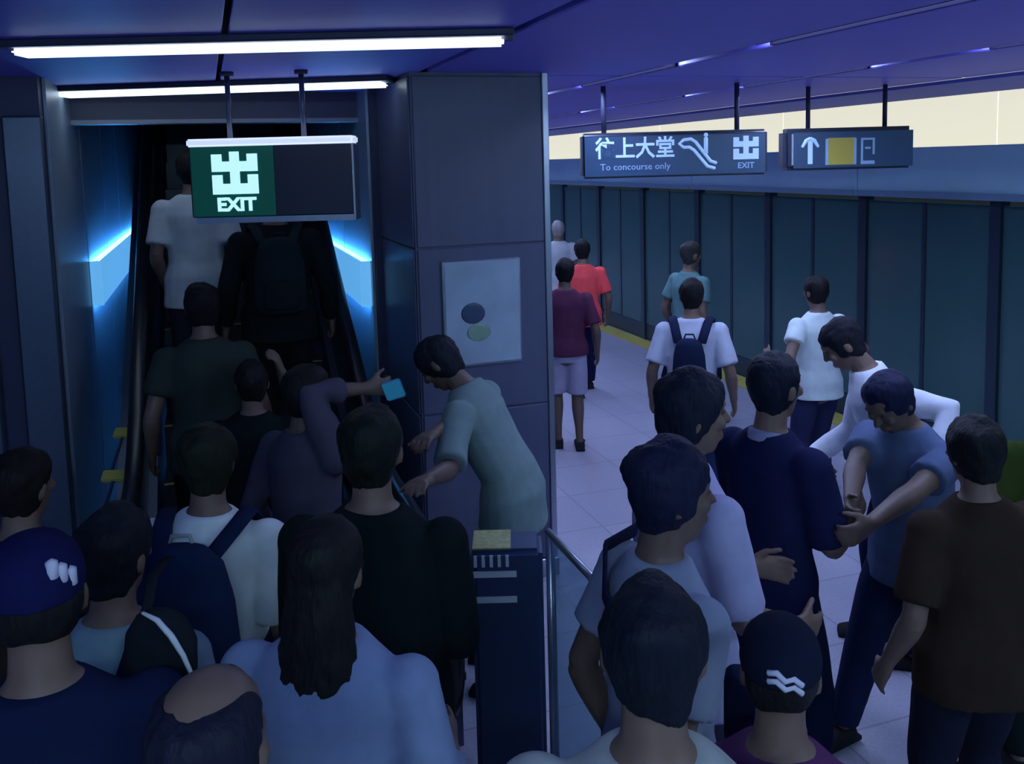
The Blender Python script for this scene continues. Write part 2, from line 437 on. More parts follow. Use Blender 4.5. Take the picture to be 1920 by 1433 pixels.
def exit_glyph(e, x, z, s, y, m, mt=None, name='exit_symbol'):
    g = MB()
    t = 0.24 * s
    g.box(x - t / 2, x + t / 2, y - .004, y, z - .5 * s, z + .55 * s)
    for sx in (-1, 1):
        # upper arm and lower arm of the character, drawn like little brackets
        for (zz, hh, th_) in ((0.06, 0.43, .25), (-0.5, 0.48, .26)):
            g.box(x + sx * (.44 * s) - .13 * s, x + sx * (.44 * s) + .13 * s, y - .004, y, z + zz * s, z + (zz + hh) * s)
            xa, xb = sorted((x + sx * .02 * s, x + sx * .45 * s))
            g.box(xa, xb, y - .0035, y, z + zz * s, z + (zz + th_) * s)
    return g.build(name, m, e)

# --- green exit sign
EH = 0.43; ED = 4.6
pl = at_d(352, 265, ED); pr = at_d(660, 250, ED)
W = (pr - pl).length; top = (pl.z + pr.z) / 2 
ex = empty('exit_sign', ((pl.x + pr.x) / 2, (pl.y + pr.y) / 2, top), math.atan2(pr.y - pl.y, pr.x - pl.x))
tag(ex, 'hanging green EXIT sign on two rods above the escalator', 'sign')
MB().box(-W / 2, W / 2, 0, 0.14, -EH + .03, -.035).build('case', M_SIGND, ex, bevel=0.006, seg=1)
MB().box(-W / 2 + .01, -W / 2 + .43, -.006, 0, -EH + .035, -.04).build('green_face', M_GREEN, ex)
MB().box(-W / 2 + .435, W / 2 - .01, -.006, 0, -EH + .035, -.04).build('dark_face', M_SIGND, ex)
MB().box(-W / 2 - .004, W / 2 + .004, -.02, 0.15, -.04, 0).build('top_trim_glow', mat('lit_trim_glow', (0.8, 0.85, 0.95), 0.4, emit=0.75, ecol=(0.70, 0.80, 1.0)), ex, bevel=0.008)  # steel top trim, no lamp: emission stands in for the light on it
MB().box(-W / 2 + .02, W / 2 - .002, -.012, 0.145, -EH, -EH + .03).build('bottom_rail', M_STEEL, ex, bevel=0.006)
MB().box(W / 2 - .008, W / 2 + .004, -.012, 0.145, -EH, -.04).build('end_cap', M_STEEL, ex, bevel=0.003, seg=1)
exit_glyph(ex, -W / 2 + .232, -.18, .205, -.006, M_GLYPH)
tm = text_mesh('EXIT', 0.092, bold=0.004); tm.transform(Matrix.Rotation(R(90), 4, 'X')); tm.transform(Matrix.Diagonal((1.05, 1, 1, 1)))
o = link('exit_lettering', tm, M_GLYPH, ex); o.location = (-W / 2 + .232, -.008, -.338)
for xx in (-.222, .158):
    MB().tube([(xx, .07, -0.01), (xx, .07, CEIL - top)], .014, n=10, cap=0).build('hanger_rod', M_DSTEEL, ex, smooth=True)
    MB().tube([(xx, .07, CEIL - top - .02), (xx, .07, CEIL - top)], .035, n=12, cap=0).build('ceiling_rose', M_FIX, ex, smooth=True)

# --- concourse sign
SD = 6.1
pl = at_d(1090, 251, SD); pr = at_d(1440, 241, SD)
W = (pr - pl).length; top = (pl.z + pr.z) / 2; SH = 0.305
s2 = empty('direction_sign', ((pl.x + pr.x) / 2, (pl.y + pr.y) / 2, top), math.atan2(pr.y - pl.y, pr.x - pl.x))
tag(s2, 'hanging blue concourse sign with escalator and exit symbols', 'sign')
MB().box(-W / 2, W / 2, 0, 0.16, -SH, 0).build('case', M_SIGND, s2, bevel=0.02, seg=3)
MB().box(-W / 2 + .02, W / 2 - .02, -.005, 0.002, -SH + .012, -.028).build('face', M_SIGN, s2)
exit_glyph(s2, W / 2 - .15, -.125, .15, -.005, M_GLYPH2)
tm = text_mesh('EXIT', 0.055, bold=0.001); tm.transform(Matrix.Rotation(R(90), 4, 'X'))
o = link('exit_lettering', tm, M_GLYPH3, s2); o.location = (W / 2 - .15, -.007, -.242)
tm = text_mesh('往上大堂', 0.15, bold=0.003); tm.transform(Matrix.Rotation(R(90), 4, 'X')); tm.transform(Matrix.Diagonal((.9, 1, 1, 1)))
o = link('chinese_lettering', tm, M_GLYPH2, s2); o.location = (-W / 2 + .36, -.007, -.115)
tm = text_mesh('To concourse only', 0.062); tm.transform(Matrix.Rotation(R(90), 4, 'X'))
o = link('english_lettering', tm, M_GLYPH3, s2); o.location = (-W / 2 + .36, -.007, -.232)
# escalator symbol: a slanted handrail loop and a standing figure
g = MB(); xs0 = W / 2 - .52
loop = [(-.05, .07), (0.0, .075), (.03, .055), (.13, -.075), (.17, -.09)]
loop2 = [(-.05, .02), (-.01, .02), (.02, 0.0), (.11, -.11), (.16, -.125)]
for L in (loop, loop2): g.tube([(xs0 + a, -.007, -.13 + b_) for a, b_ in L], .011, side=(0, 1, 0), n=8)
g.tube([(xs0 - .05, -.007, -.06), (xs0 - .078, -.007, -.085), (xs0 - .05, -.007, -.11)], .011, side=(0, 1, 0), n=8)
g.tube([(xs0 + .10, -.007, -.05), (xs0 + .10, -.007, -.155)], .014, side=(0, 1, 0), n=8); g.ell((xs0 + .10, -.007, -.03), (.015, .006, .015))
g.build('escalator_symbol', M_GLYPH2, s2, smooth=True)
for xx in (-W / 2 + .16, W / 2 - .19):
    MB().tube([(xx, .08, -0.01), (xx, .08, CEIL - top)], .017, n=10, cap=0).build('hanger_rod', M_FIX, s2, smooth=True)

# --- platform sign
SD = 6.6
pl = at_d(1470, 241, SD); pr = at_d(1716, 236, SD)
W = (pr - pl).length; top = (pl.z + pr.z) / 2; SH = 0.305
s3 = empty('direction_sign', ((pl.x + pr.x) / 2, (pl.y + pr.y) / 2, top), math.atan2(pr.y - pl.y, pr.x - pl.x))
tag(s3, 'hanging blue sign with white up arrow and yellow square', 'sign')
MB().box(-W / 2, W / 2, 0, 0.16, -SH, 0).build('case', M_SIGND, s3, bevel=0.03, seg=4)
MB().box(-W / 2 + .07, W / 2 - .015, -.005, 0.002, -SH + .015, -.03).build('face', M_SIGN, s3)
MB().box(-W / 2 + .055, -W / 2 + .068, -.006, 0.002, -SH + .04, -.04).build('edge_trim', M_STEEL, s3)
g = MB(); ax = -W / 2 + .19
g.box(ax - .017, ax + .017, -.009, -.005, -.26, -.09)
for sx in (-1, 1): g.tube([(ax, -.007, -.075), (ax + sx * .03, -.007, -.09), (ax + sx * .058, -.007, -.135)], (.014, .014, .010), side=(0, 1, 0), n=8)
g.build('up_arrow', M_GLYPH2, s3)
MB().box(ax + .13, ax + .33, -.009, -.005, -.27, -.075).build('yellow_square', M_SYEL, s3)
for xx in (ax + .112, ax + .318): MB().box(xx, xx + .018, -.011, -.005, -.27, -.08).build('pale_bar', M_GLYPH3, s3)
g = MB(); 
g.box(ax + .37, ax + .385, -.009, -.005, -.25, -.08).box(ax + .37, ax + .47, -.009, -.005, -.095, -.08).box(ax + .455, ax + .47, -.009, -.005, -.2, -.08).box(ax + .37, ax + .47, -.009, -.005, -.27, -.245).box(ax + .40, ax + .44, -.009, -.005, -.16, -.145)
g.build('platform_lettering', M_GLYPH3, s3)
for xx in (-W / 2 + .2, W / 2 - .19):
    MB().tube([(xx, .08, -0.01), (xx, .08, CEIL - top)], .017, n=10, cap=0).build('hanger_rod', M_FIX, s3, smooth=True)

# poster on the column
p0 = at_y(826, 492, COLY0 - 0.012); p1 = at_y(974, 480, COLY0 - 0.012)
pz1 = (p0.z + p1.z) / 2; pz0 = pz1 - 0.60
po = empty('notice_poster', ((p0.x + p1.x) / 2, COLY0 - 0.012, pz0)); tag(po, 'pale blue-grey framed notice on the dark column', 'poster')
PW = p1.x - p0.x
MB().box(-PW / 2, PW / 2, -.02, 0, 0, pz1 - pz0).build('frame', M_STEEL, po, bevel=0.005, seg=1)
MB().box(-PW / 2 + .015, PW / 2 - .015, -.024, -.02, .015, pz1 - pz0 - .015).build('sheet', mat('poster_sheet', (0.34, 0.46, 0.56), 0.35, noise=0.35, nscale=5), po)
MB().ell((-.06, -.025, .30), (.07, .004, .06)).build('dark_motif', mat('poster_dark', (0.04, 0.07, 0.14), 0.4, noise=0.2), po, smooth=True)
MB().ell((-.03, -.025, .19), (.07, .004, .05)).build('green_motif', mat('poster_green', (0.22, 0.36, 0.26), 0.4, noise=0.4, nscale=20), po, smooth=True)

# ================================================================== ESCALATOR
ESX = 0.18; EY0 = 4.6; SL = math.tan(R(30))
esc = empty('escalator', (ESX, 3.2, 0)); tag(esc, 'rising escalator with black handrails crowded with people', 'escalator')
def estep(Y): return max(0.0, (Y - EY0) * SL)
YT = EY0 + 5.2 / SL
def hp(Y, off):  # height of a line "off" above the smoothed pitch line
    k_ = 0.35
    if Y < EY0 - k_: b_ = 0
    elif Y < EY0 + k_: b_ = SL * (Y - EY0 + k_) ** 2 / (4 * k_)
    else: b_ = (Y - EY0) * SL
    return min(b_, 5.2) + off
# steps
st_me = MB().prism([(0, 0.0), (0.395, 0.0), (0.395, -0.24), (0.0, -0.24)], 'x', -0.5, 0.5).mesh('step'); st_me.materials.append(mat('step_metal', (0.05, 0.06, 0.075), 0.4, metal=0.6, noise=0.2, nscale=60, stretch=(1, .02, .02)))
ed_me = MB().box(-0.5, 0.5, 0.0, 0.03, 0.0, 0.003).mesh('step_edge'); ed_me.materials.append(M_YELLOW)
Y = 3.75; 
while Y < 13.5:
    z = max(0.02, estep(Y + 0.4) + 0.02)
    o = bpy.data.objects.new('step', st_me); COL.objects.link(o); o.parent = esc; o.location = (0, Y - 3.2, z)
    if Y < 7:
        o2 = bpy.data.objects.new('step_edge', ed_me); COL.objects.link(o2); o2.parent = o
    Y += 0.4
# comb plate
MB().box(-0.55, 0.55, 0.05, 0.42, 0.0, 0.012).build('landing_plate', M_STEEL, esc)
MB().box(-0.5, 0.5, 0.42, 0.55, 0.0, 0.028).build('comb', M_YELLOW, esc)
ys_ = [3.0 + i * 0.25 for i in range(int((13.8 - 3.0) / .25))]
for sx, xh in ((-1, -0.62), (1, 0.62)):
    xin = sx * 0.53
    # skirt + outer cladding from floor to deck, as a strip prism
    upper = [(y_ - 3.2, hp(y_, 0.30)) for y_ in ys_ if y_ >= 3.3]
    lower = [(y_ - 3.2, max(0.0, hp(y_, -0.9))) for y_ in ys_ if y_ >= 3.3][::-1]
    m = MB(); 
    n_ = len(upper); 
    for i in range(n_ - 1):
        (a, za), (b2, zb) = upper[i], upper[i + 1]; (c, zc), (d, zd) = lower[n_ - 2 - i], lower[n_ - 1 - i]
        m.prism([(a, za), (b2, zb), (c, zc), (d, zd)], 'x', min(xin, sx * .72), max(xin, sx * .72))
    m.build('skirt_panel', M_DSTEEL, esc)
    # balustrade panels, one between each pair of joints
    yy = 3.45
    while yy < 13:
        m = MB()
        for q in range(4):
            a = yy + q * .3; b2 = min(a + .3, yy + 1.19)
            m.prism([(a - 3.2, hp(a, .30)), (b2 - 3.2, hp(b2, .30)), (b2 - 3.2, hp(b2, .90)), (a - 3.2, hp(a, .90))], 'x', min(sx * .575, sx * .605), max(sx * .575, sx * .605))
        m.build('balustrade_panel', M_DARK, esc); yy += 1.2
    # newel: rounded end
    poly = [(.25 + .30 * math.cos(t) , .60 + .30 * math.sin(t)) for t in [math.pi / 2 + math.pi * j / 10 for j in range(11)]]
    MB().prism(poly + [(.26, .30), (.26, .90)], 'x', min(sx * .575, sx * .605), max(sx * .575, sx * .605)).build('newel', M_DARK, esc)
    # handrail
    path = [(.30, .27)] + [(.25 + .345 * math.cos(t), .60 + .345 * math.sin(t)) for t in [3 * math.pi / 2 - math.pi * j / 12 for j in range(13)]]
    path += [(y_ - 3.2, hp(y_, .945)) for y_ in ys_ if y_ > 3.6]
    MB().tube([(sx * .59, a, b2) for a, b2 in path], (0.042, 0.028) if False else [(0.042, 0.026)] * len(path), n=10).build('handrail', M_RUBBER, esc, smooth=True)
    MB().tube([(sx * .628, .25 + .30 * math.cos(t), .60 + .30 * math.sin(t)) for t in [3 * math.pi / 2 - math.pi * j / 12 for j in range(13)]], .010, n=8).build('newel_highlight', M_STEEL, esc, smooth=True)  # steel strip added to imitate the bright highlights on the newel
    # bright steel deck line beside the handrail
    m = MB()
    for i in range(len(ys_) - 1):
        a, b2 = ys_[i], ys_[i + 1]
        if a < 3.5: continue
        m.prism([(a - 3.2, hp(a, .29)), (b2 - 3.2, hp(b2, .29)), (b2 - 3.2, hp(b2, .325)), (a - 3.2, hp(a, .325))], 'x', min(sx * .53, sx * .74), max(sx * .53, sx * .74))
    m.build('deck_trim', M_DSTEEL, esc)
# yellow notices on the left outer deck of the escalator
for (px, py, dd, ww) in ((215, 893, 4.45, .12), (232, 812, 4.85, .10)):
    p = at_d(px, py, dd)
    o = MB().box(-ww / 2, ww / 2, -.012, .012, -.03, .03).build('notice_plate', M_YELLOW, bevel=0.004)
    o.parent = esc; o.location = (p.x - ESX, p.y - 3.2, p.z); o.rotation_euler = (R(-50), 0, R(-18))
    MB().box(-.006, .006, -.006, .006, -.25, 0).build('plate_stem', M_DSTEEL, o)

# pedestal beside the newel
pd = empty('control_pedestal', (1.01, 3.22, 0), R(-18.5))
tag(pd, 'dark blue pedestal with yellow top patch and two pale stripes beside the newel', 'pedestal')
M_PED = mat('pedestal_blue', (0.018, 0.045, 0.12), 0.4, noise=0.12, nscale=4)
pdm = MB().box(-.12, .15, -.10, .10, 0, 1.0).build('body', M_PED, pd, bevel=0.02, seg=3)
MB().box(-.115, .03, -.085, .085, 1.0, 1.006).build('grille_plate', mat('grille', (0.35, 0.38, 0.16), 0.5, noise=0.6, nscale=45), pd)
for z0 in (0.90, 0.80):
    MB().box(-.115, .05, -.108, -.10, z0, z0 + .022).build('pale_stripe', M_WHITEP, pd)
for i in range(5):
    MB().box(-.11 + i * .03, -.098 + i * .03, -.106, -.10, .94, .985).build('vent_slat', M_WHITEP, pd)

# glass barrier
ba0 = at_h(1010, 1000, 1.1); ba1 = at_h(1120, 1110, 1.1)
BX = (ba0.x + ba1.x) / 2 + 0.03
gb = empty('glass_barrier', (BX, ba1.y, 0)); tag(gb, 'short glass barrier with thin steel top rail beside the escalator', 'barrier')
BL = ba0.y - ba1.y
MB().box(-.006, .006, .03, BL, .12, 1.085).build('glass_pane', M_BARGLASS, gb)
MB().tube([(0, 0, 1.1), (0, BL, 1.1)], .014, n=10, cap=.2).build('top_rail', M_STEEL, gb, smooth=True)
MB().tube([(0, 0.02, .12), (0, BL, .12)], .014, n=10, cap=.2).build('bottom_rail', M_STEEL, gb, smooth=True)
for yy in (0.0, BL - .02): MB().tube([(0, yy, 0), (0, yy, 1.1)], .018, n=10, cap=.1).build('post', M_STEEL, gb, smooth=True)

# ================================================================== PEOPLE
def ik(S, T, a, b, pole):
    d = T - S; L = d.length
    L2 = min(L, (a + b) * 0.998); dn = d.normalized(); T = S + dn * L2
    x = (a * a - b * b + L2 * L2) / (2 * L2); hh = math.sqrt(max(0, a * a - x * x))
    p = Vector(pole); p = p - dn * p.dot(dn)
    if p.length < 1e-4: p = Vector((0, 0, 1)).cross(dn)
    p.normalize()
    return S + dn * x + p * hh, T

def sstep(a, b, x):
    t = min(1, max(0, (x - a) / (b - a))); return t * t * (3 - 2 * t)

HEADP = [(-1.0, .36, .36, .38), (-.8, .58, .60, .24), (-.5, .76, .80, .11), (-.1, .90, .93, .03), (.2, .97, 1.0, 0), (.5, .95, .98, -.02), (.8, .72, .75, -.04), (.97, .32, .34, -.04)]

class Fig: pass
PEOPLE = []

def person(label, loc, h, face, shirt=(.05, .05, .06), sleeve=.62, pants=(.02, .02, .03), shorts=False, hair='short', haircol=(.012, .012, .014), lean=0, side=0,
           hy=0, hp_=0, lh=None, rh=None, feet=None, voxel=.0125, fat=1.0, tone=0, eyes=False, capcol=(.02, .03, .08), curl=.5, hem=.45, lpole=None, rpole=None, shoe=(.02, .02, .025), name='person', collar=None):
    th = R(YAW + face); base = Vector(loc)
    Rz = Matrix.Rotation(-th, 3, 'Z'); Ri = Rz.inverted()
    H = h
    def bend(p):
        p = Vector(p); t = sstep(.52 * H, .70 * H, p.z)
        piv = Vector((0, 0, .53 * H))
        rot = Matrix.Rotation(R(-lean * t), 3, 'X') @ Matrix.Rotation(R(side * t), 3, 'Y')
        return rot @ (p - piv) + piv
    RT = Matrix.Rotation(R(-lean), 3, 'X') @ Matrix.Rotation(R(side), 3, 'Y')
    RH = RT @ Matrix.Rotation(R(-hy), 3, 'Z') @ Matrix.Rotation(R(-hp_), 3, 'X')
    bd = MB()
    TOR = [(.465, .070, .062), (.50, .096, .070), (.545, .097, .068), (.60, .084, .060), (.66, .088, .062), (.72, .098, .068), (.77, .103, .066), (.80, .098, .056), (.826, .070, .045), (.848, .042, .037)]
    tp = [bend((0, -.004 * H, z * H)) for z, _, _ in TOR]
    bd.tube(tp, [(a * H * fat, b_ * H * fat) for _, a, b_ in TOR], n=16)
    # neck and head
    nb = bend((0, -.006 * H, .835 * H)); piv = bend((0, 0, .862 * H))
    hc = piv + RH @ Vector((0, .012 * H, .072 * H))
    bd.tube([nb, nb.lerp(hc, .6), hc], [.035 * H, .0315 * H, .03 * H], n=12)
    rx, ry, rz = .0455 * H, .057 * H, .066 * H
    if fat > 1.08: rx *= 1.08
    hd = MB()
    def hpt(x, y, z): return hc + RH @ Vector((x * rx, y * ry, z * rz))
    v = []; f = []; n = 16
    for (z, w_, d_, yo) in HEADP:
        for k in range(n):
            a = 2 * math.pi * k / n
            v.append(hpt(w_ * math.cos(a), d_ * math.sin(a) + yo, z))
    m_ = len(HEADP)
    for i in range(m_ - 1):
        for k in range(n): f.append((i * n + k, i * n + (k + 1) % n, (i + 1) * n + (k + 1) % n, (i + 1) * n + k))
    v += [hpt(0, .38, -1.05), hpt(0, -.04, 1.02)]
    for k in range(n):
        f.append((len(v) - 2, (k + 1) % n, k)); f.append((len(v) - 1, (m_ - 1) * n + k, (m_ - 1) * n + (k + 1) % n))
    bd.add(v, f)
    bd.tube([hpt(0, .93, .2), hpt(0, 1.06, -.08), hpt(0, 1.14, -.24)], [.006 * H * .8, .0075 * H, .0098 * H], side=RH @ Vector((1, 0, 0)), n=8)
    for s in (-1, 1):
        bd.ell(hpt(s * 1.0, -.1, -.06), (.0065 * H, .012 * H, .019 * H), RH @ Matrix.Rotation(R(-s * 20), 3, 'Z'))
        bd.ell(hpt(s * .5, .78, -.18), (.014 * H, .010 * H, .012 * H), RH)
    bd.ell(hpt(0, .89, -.54), (.014 * H, .008 * H, .0045 * H), RH)
    bd.ell(hpt(0, .89, -.64), (.012 * H, .008 * H, .0048 * H), RH)
    bd.ell(hpt(0, .90, .30), (.030 * H, .008 * H, .0065 * H), RH)
    # arms
    arms = {}
    ua, fa = .172 * H, .150 * H
    for s, tgt, pole in ((-1, lh, lpole), (1, rh, rpole)):
        S = bend((s * .108 * H * fat, -.004 * H, .790 * H))
        if tgt is None: T = bend((s * (.155 * H * fat + .02), .03 * H, .50 * H))
        else:
            T = Vector(tgt)
            if len(tgt) == 4: T = Ri @ (Vector(tgt[:3]) - base)    # world point
            else: T = Vector(tgt)
        E, Wr = ik(S, T, ua, fa, pole if pole is not None else (s * .35, -1, -.3))
        arms[s] = (S, E, Wr)
        bd.ell(S, (.034 * H, .034 * H, .032 * H))
        bd.tube([S, S.lerp(E, .35), S.lerp(E, .8), E], [.030 * H, .029 * H, .0245 * H, .024 * H], n=12)
        bd.tube([E, E.lerp(Wr, .25), E.lerp(Wr, .7), Wr], [.0245 * H, .0255 * H, .019 * H, (.0165 * H, .014 * H)], n=12)
        # hand
        d = (Wr - E).normalized()
        inw = Vector((-s, 0, 0)); nrm = inw - d * inw.dot(d)
        if nrm.length < .25: nrm = Vector((0, 0, -1)) - d * Vector((0, 0, -1)).dot(d)
        nrm.normalize(); sd = d.cross(nrm).normalized()
        fwd_ = Vector((0, 1, .0)); 
        if sd.dot(Vector((0, 1, .3))) < 0: sd = -sd       # thumb side
        pe_ = Wr + d * .054 * H
        bd.tube([Wr - d * .006 * H, Wr + d * .02 * H, pe_], [(.017 * H, .0125 * H), (.0235 * H, .0125 * H), (.0245 * H, .0105 * H)], side=sd, n=12)
        for q in range(4):
            off = (q - 1.5) * -.0138 * H
            L = (.040, .046, .043, .034)[q] * H
            p = pe_ + sd * off - d * .004 * H; dirv = d.copy(); pts = [p]
            for seg, fr in ((0, .45), (1, .32), (2, .23)):
                rot = Matrix.Rotation(curl * (.5 + .25 * seg), 3, d.cross(nrm))
                dirv = (rot @ dirv)
                p = p + dirv * L * fr; pts.append(p)
            bd.tube(pts, [.0058 * H, .0056 * H, .0052 * H, .0045 * H], n=8)
        p = Wr + d * .014 * H + sd * .016 * H
        bd.tube([p, p + (d * .6 + sd * .7 + nrm * .3) * .022 * H, p + (d * 1.3 + sd * .9 + nrm * .7) * .030 * H], [.0085 * H, .0070 * H, .0052 * H], n=8)
    # legs
    legs = {}
    if feet is None: feet = ((-.075, -.02), (.075, .04))
    for s, ft in ((-1, feet[0]), (1, feet[1])):
        Hp = Vector((s * .052 * H, 0, .515 * H)); A = Vector((ft[0] * H / 1.7 * 1.7, ft[1] * H, (.045 + (ft[2] if len(ft) > 2 else 0)) * H))
        K, A = ik(Hp, A, .245 * H, .236 * H, (0, 1, 0))
        legs[s] = (Hp, K, A)
        bd.tube([Hp, Hp.lerp(K, .3), Hp.lerp(K, .8), K], [.050 * H * fat, .048 * H * fat, .036 * H, .033 * H], n=12)
        bd.tube([K, K.lerp(A, .28), K.lerp(A, .7), A], [.032 * H, .034 * H, .023 * H, .020 * H], n=12)
        bd.tube([A + Vector((0, -.022 * H, -.022 * H)), A + Vector((0, .03 * H, -.02 * H)), A + Vector((s * .006 * H, .085 * H, -.028 * H)), A + Vector((s * .006 * H, .115 * H, -.031 * H))],
                [(.020 * H, .020 * H), (.023 * H, .022 * H), (.026 * H, .014 * H), (.020 * H, .010 * H)], n=10)
    me = bd.remesh('person', voxel, 3, .45)
    body = link(name, me, skin(tone), None, True)
    body.location = base; body.rotation_euler = (0, 0, -th)
    tag(body, label, 'person')
    seed = len(PEOPLE)
    # shirt
    sh = MB(); ex_ = .013
    rows = [r for r in TOR if r[0] >= .50]
    pts = [bend((0, -.004 * H, hem * H))] + [bend((0, -.004 * H, z * H)) for z, _, _ in rows]
    rad = [(.114 * H * fat + .014, .084 * H * fat + .014)] + [(max(a, .112 if z < .56 else .094 if z < .7 else 0) * H * fat + ex_, max(b_, .078 if z < .56 else .066 if z < .7 else 0) * H * fat + ex_) for z, a, b_ in rows]
    rad[-1] = (.050 * H * fat, .047 * H * fat); 
    sh.tube(pts, rad, n=18, cap=.05)
    for s in (-1, 1):
        S, E, Wr = arms[s]
        sh.ell(S, (.034 * H + ex_ * 1.2, .034 * H + ex_ * 1.2, .032 * H + ex_ * 1.1))
        if sleeve <= 1.0:
            sh.tube([S, S.lerp(E, .5 * sleeve), S.lerp(E, sleeve)], [.033 * H + ex_, .034 * H + ex_, .036 * H + ex_], n=14, cap=.05)
        else:
            sh.tube([S, S.lerp(E, .5), E, E.lerp(Wr, .5), E.lerp(Wr, min(1, sleeve - 1))], [.033 * H + ex_, .032 * H + ex_, .029 * H + ex_, .027 * H + ex_ * .9, .022 * H + ex_ * .8], n=14, cap=.05)
    me = sh.remesh('shirt', .012, 3, .5); fold(me, .0065, 24, seed)
    link('shirt', me, cloth(shirt), body, True)
    if collar is not None:
        cm = MB(); cpts = []
        nu = (hc - nb).normalized()
        cm.tube([nb - nu * .012 * H, nb + nu * .012 * H], [.047 * H, .043 * H], n=14, cap=0)
        link('collar', cm.remesh('collar', .01, 2), cloth(collar), body, True)
    # trousers
    tr_ = MB()
    rows = [r for r in TOR if .46 < r[0] <= .61]
    tr_.tube([bend((0, -.004 * H, z * H)) for z, _, _ in rows], [(max(a, .085) * H * fat + .006, b_ * H * fat + .006) for z, a, b_ in rows], n=16, cap=.2)
    for s in (-1, 1):
        Hp, K, A = legs[s]
        if shorts: tr_.tube([Hp, Hp.lerp(K, .4), Hp.lerp(K, .92)], [.054 * H * fat + .008, .054 * H * fat + .010, .048 * H + .012], n=14, cap=.05)
        else: tr_.tube([Hp, Hp.lerp(K, .4), K, K.lerp(A, .4), K.lerp(A, .97)], [.054 * H * fat + .006, .052 * H * fat + .008, .039 * H + .010, .038 * H + .010, .032 * H + .010], n=14, cap=.05)
    me = tr_.remesh('trousers', .013, 3, .5); fold(me, .006, 20, seed + 50)
    link('shorts' if shorts else 'trousers', me, cloth(pants), body, True)
    for s in (-1, 1):
        Hp, K, A = legs[s]
        sm = MB(); o_ = .007
        sm.tube([A + Vector((0, -.026 * H, -.022 * H)), A + Vector((0, .03 * H, -.018 * H)), A + Vector((s * .006 * H, .085 * H, -.026 * H)), A + Vector((s * .006 * H, .118 * H, -.030 * H))],
                [(.022 * H + o_, .022 * H), (.024 * H + o_, .024 * H), (.027 * H + o_, .016 * H), (.021 * H + o_, .012 * H)], n=10)
        sm.box(-.024 * H, .024 * H, -.045 * H, .125 * H, -.045 * H, -.03 * H, loc=tuple(A))
        link('shoe', sm.remesh('shoe', .009, 3), cloth(shoe), body, True)
    # hair
    def ring(z, w_, d_, yo): return (z, w_, d_, yo)
    if hair in ('short', 'long', 'bald', 'messy'):
        hm = MB()
        if hair == 'bald':
            prof = [(-.80, .56, .40, -.42), (-.55, .80, .62, -.30), (-.2, 1.02, .90, -.18), (.15, 1.08, .98, -.13), (.45, 1.07, 1.02, -.08), (.68, .95, .93, -.05), (.80, .76, .74, -.05)]
        else:
            k2 = 1.05 if hair == 'messy' else 1.0
            prof = [(-.80, .56, .40, -.42), (-.55, .80, .62, -.30), (-.2, 1.02, .90, -.18), (.15, 1.11 * k2, 1.0, -.13), (.45, 1.12 * k2, 1.04 * k2, -.07), (.75, .98 * k2, .97 * k2, -.04), (.98, .70 * k2, .72 * k2, -.04), (1.13 * k2, .34, .36, -.04)]
        hm.tube([hpt(0, yo, z) for z, w_, d_, yo in prof], [(w_ * rx, d_ * ry) for z, w_, d_, yo in prof], side=RH @ Vector((1, 0, 0)), n=18, cap=.15)
        if hair == 'long':
            dn = RT @ Vector((0, 0, -1)); bk = RT @ Vector((0, -1, 0))
            c0 = hpt(0, -.45, .1)
            hm.tube([c0, c0 + dn * .07 * H + bk * .012 * H, c0 + dn * .15 * H + bk * .035 * H, c0 + dn * .235 * H + bk * .036 * H, c0 + dn * .27 * H + bk * .03 * H],
                    [(.045 * H, .035 * H), (.052 * H, .034 * H), (.062 * H, .026 * H), (.052 * H, .020 * H), (.03 * H, .012 * H)], side=RT @ Vector((1, 0, 0)), n=14)
        me = hm.remesh('hair', .009, 2, .45); fold(me, .012 if hair == 'messy' else .004 if hair == 'long' else .008, 42, seed + 9); fold(me, .004, 170, seed + 19)
        link('hair', me, hairm(haircol), body, True)
    elif hair == 'cap':
        hm = MB()
        prof = [(-.6, .62, .50, -.36), (-.4, .86, .74, -.24), (-.1, 1.02, .90, -.17), (.2, 1.06, .93, -.14)]
        hm.tube([hpt(0, yo, z) for z, w_, d_, yo in prof], [(w_ * rx, d_ * ry) for z, w_, d_, yo in prof], side=RH @ Vector((1, 0, 0)), n=16, cap=.1)
        me = hm.remesh('hair', .009, 2, .45); fold(me, .005, 70, seed + 9)
        link('hair', me, hairm(haircol), body, True)
        cm = MB()
        prof = [(.16, 1.12, 1.08, -.03), (.45, 1.13, 1.09, -.03), (.78, 1.0, .98, -.03), (1.02, .68, .68, -.03), (1.14, .25, .25, -.03)]
        cm.tube([hpt(0, yo, z) for z, w_, d_, yo in prof], [(w_ * rx, d_ * ry) for z, w_, d_, yo in prof], side=RH @ Vector((1, 0, 0)), n=18, cap=.1)
        cm.tube([hpt(0, .8, .28), hpt(0, 1.4, .26), hpt(0, 1.85, .16)], [(.9 * rx, .007), (.85 * rx, .007), (.5 * rx, .007)], side=RH @ Vector((1, 0, 0)), n=12)
        link('cap', cm.remesh('cap', .008, 2), cloth(capcol), body, True)
    if eyes:
        for s in (-1, 1):
            em = MB().ell(hpt(s * .38, .86, .10), (.0075 * H, .006 * H, .0045 * H), RH, n=10, k=6)
            em.build('eye', mat('eye_dark', (.05, .04, .04), .2, noise=.1), body, smooth=True)
    g_ = Fig(); g_.o = body; g_.H = H; g_.bend = bend; g_.RT = RT; g_.RH = RH; g_.hpt = hpt; g_.arms = arms; g_.fat = fat; g_.M = Matrix.Translation(base) @ Matrix.Rotation(-th, 4, 'Z'); g_.th = th; g_.base = base; g_.rx = rx; g_.ry = ry; g_.rz = rz
    PEOPLE.append(g_)
    return g_

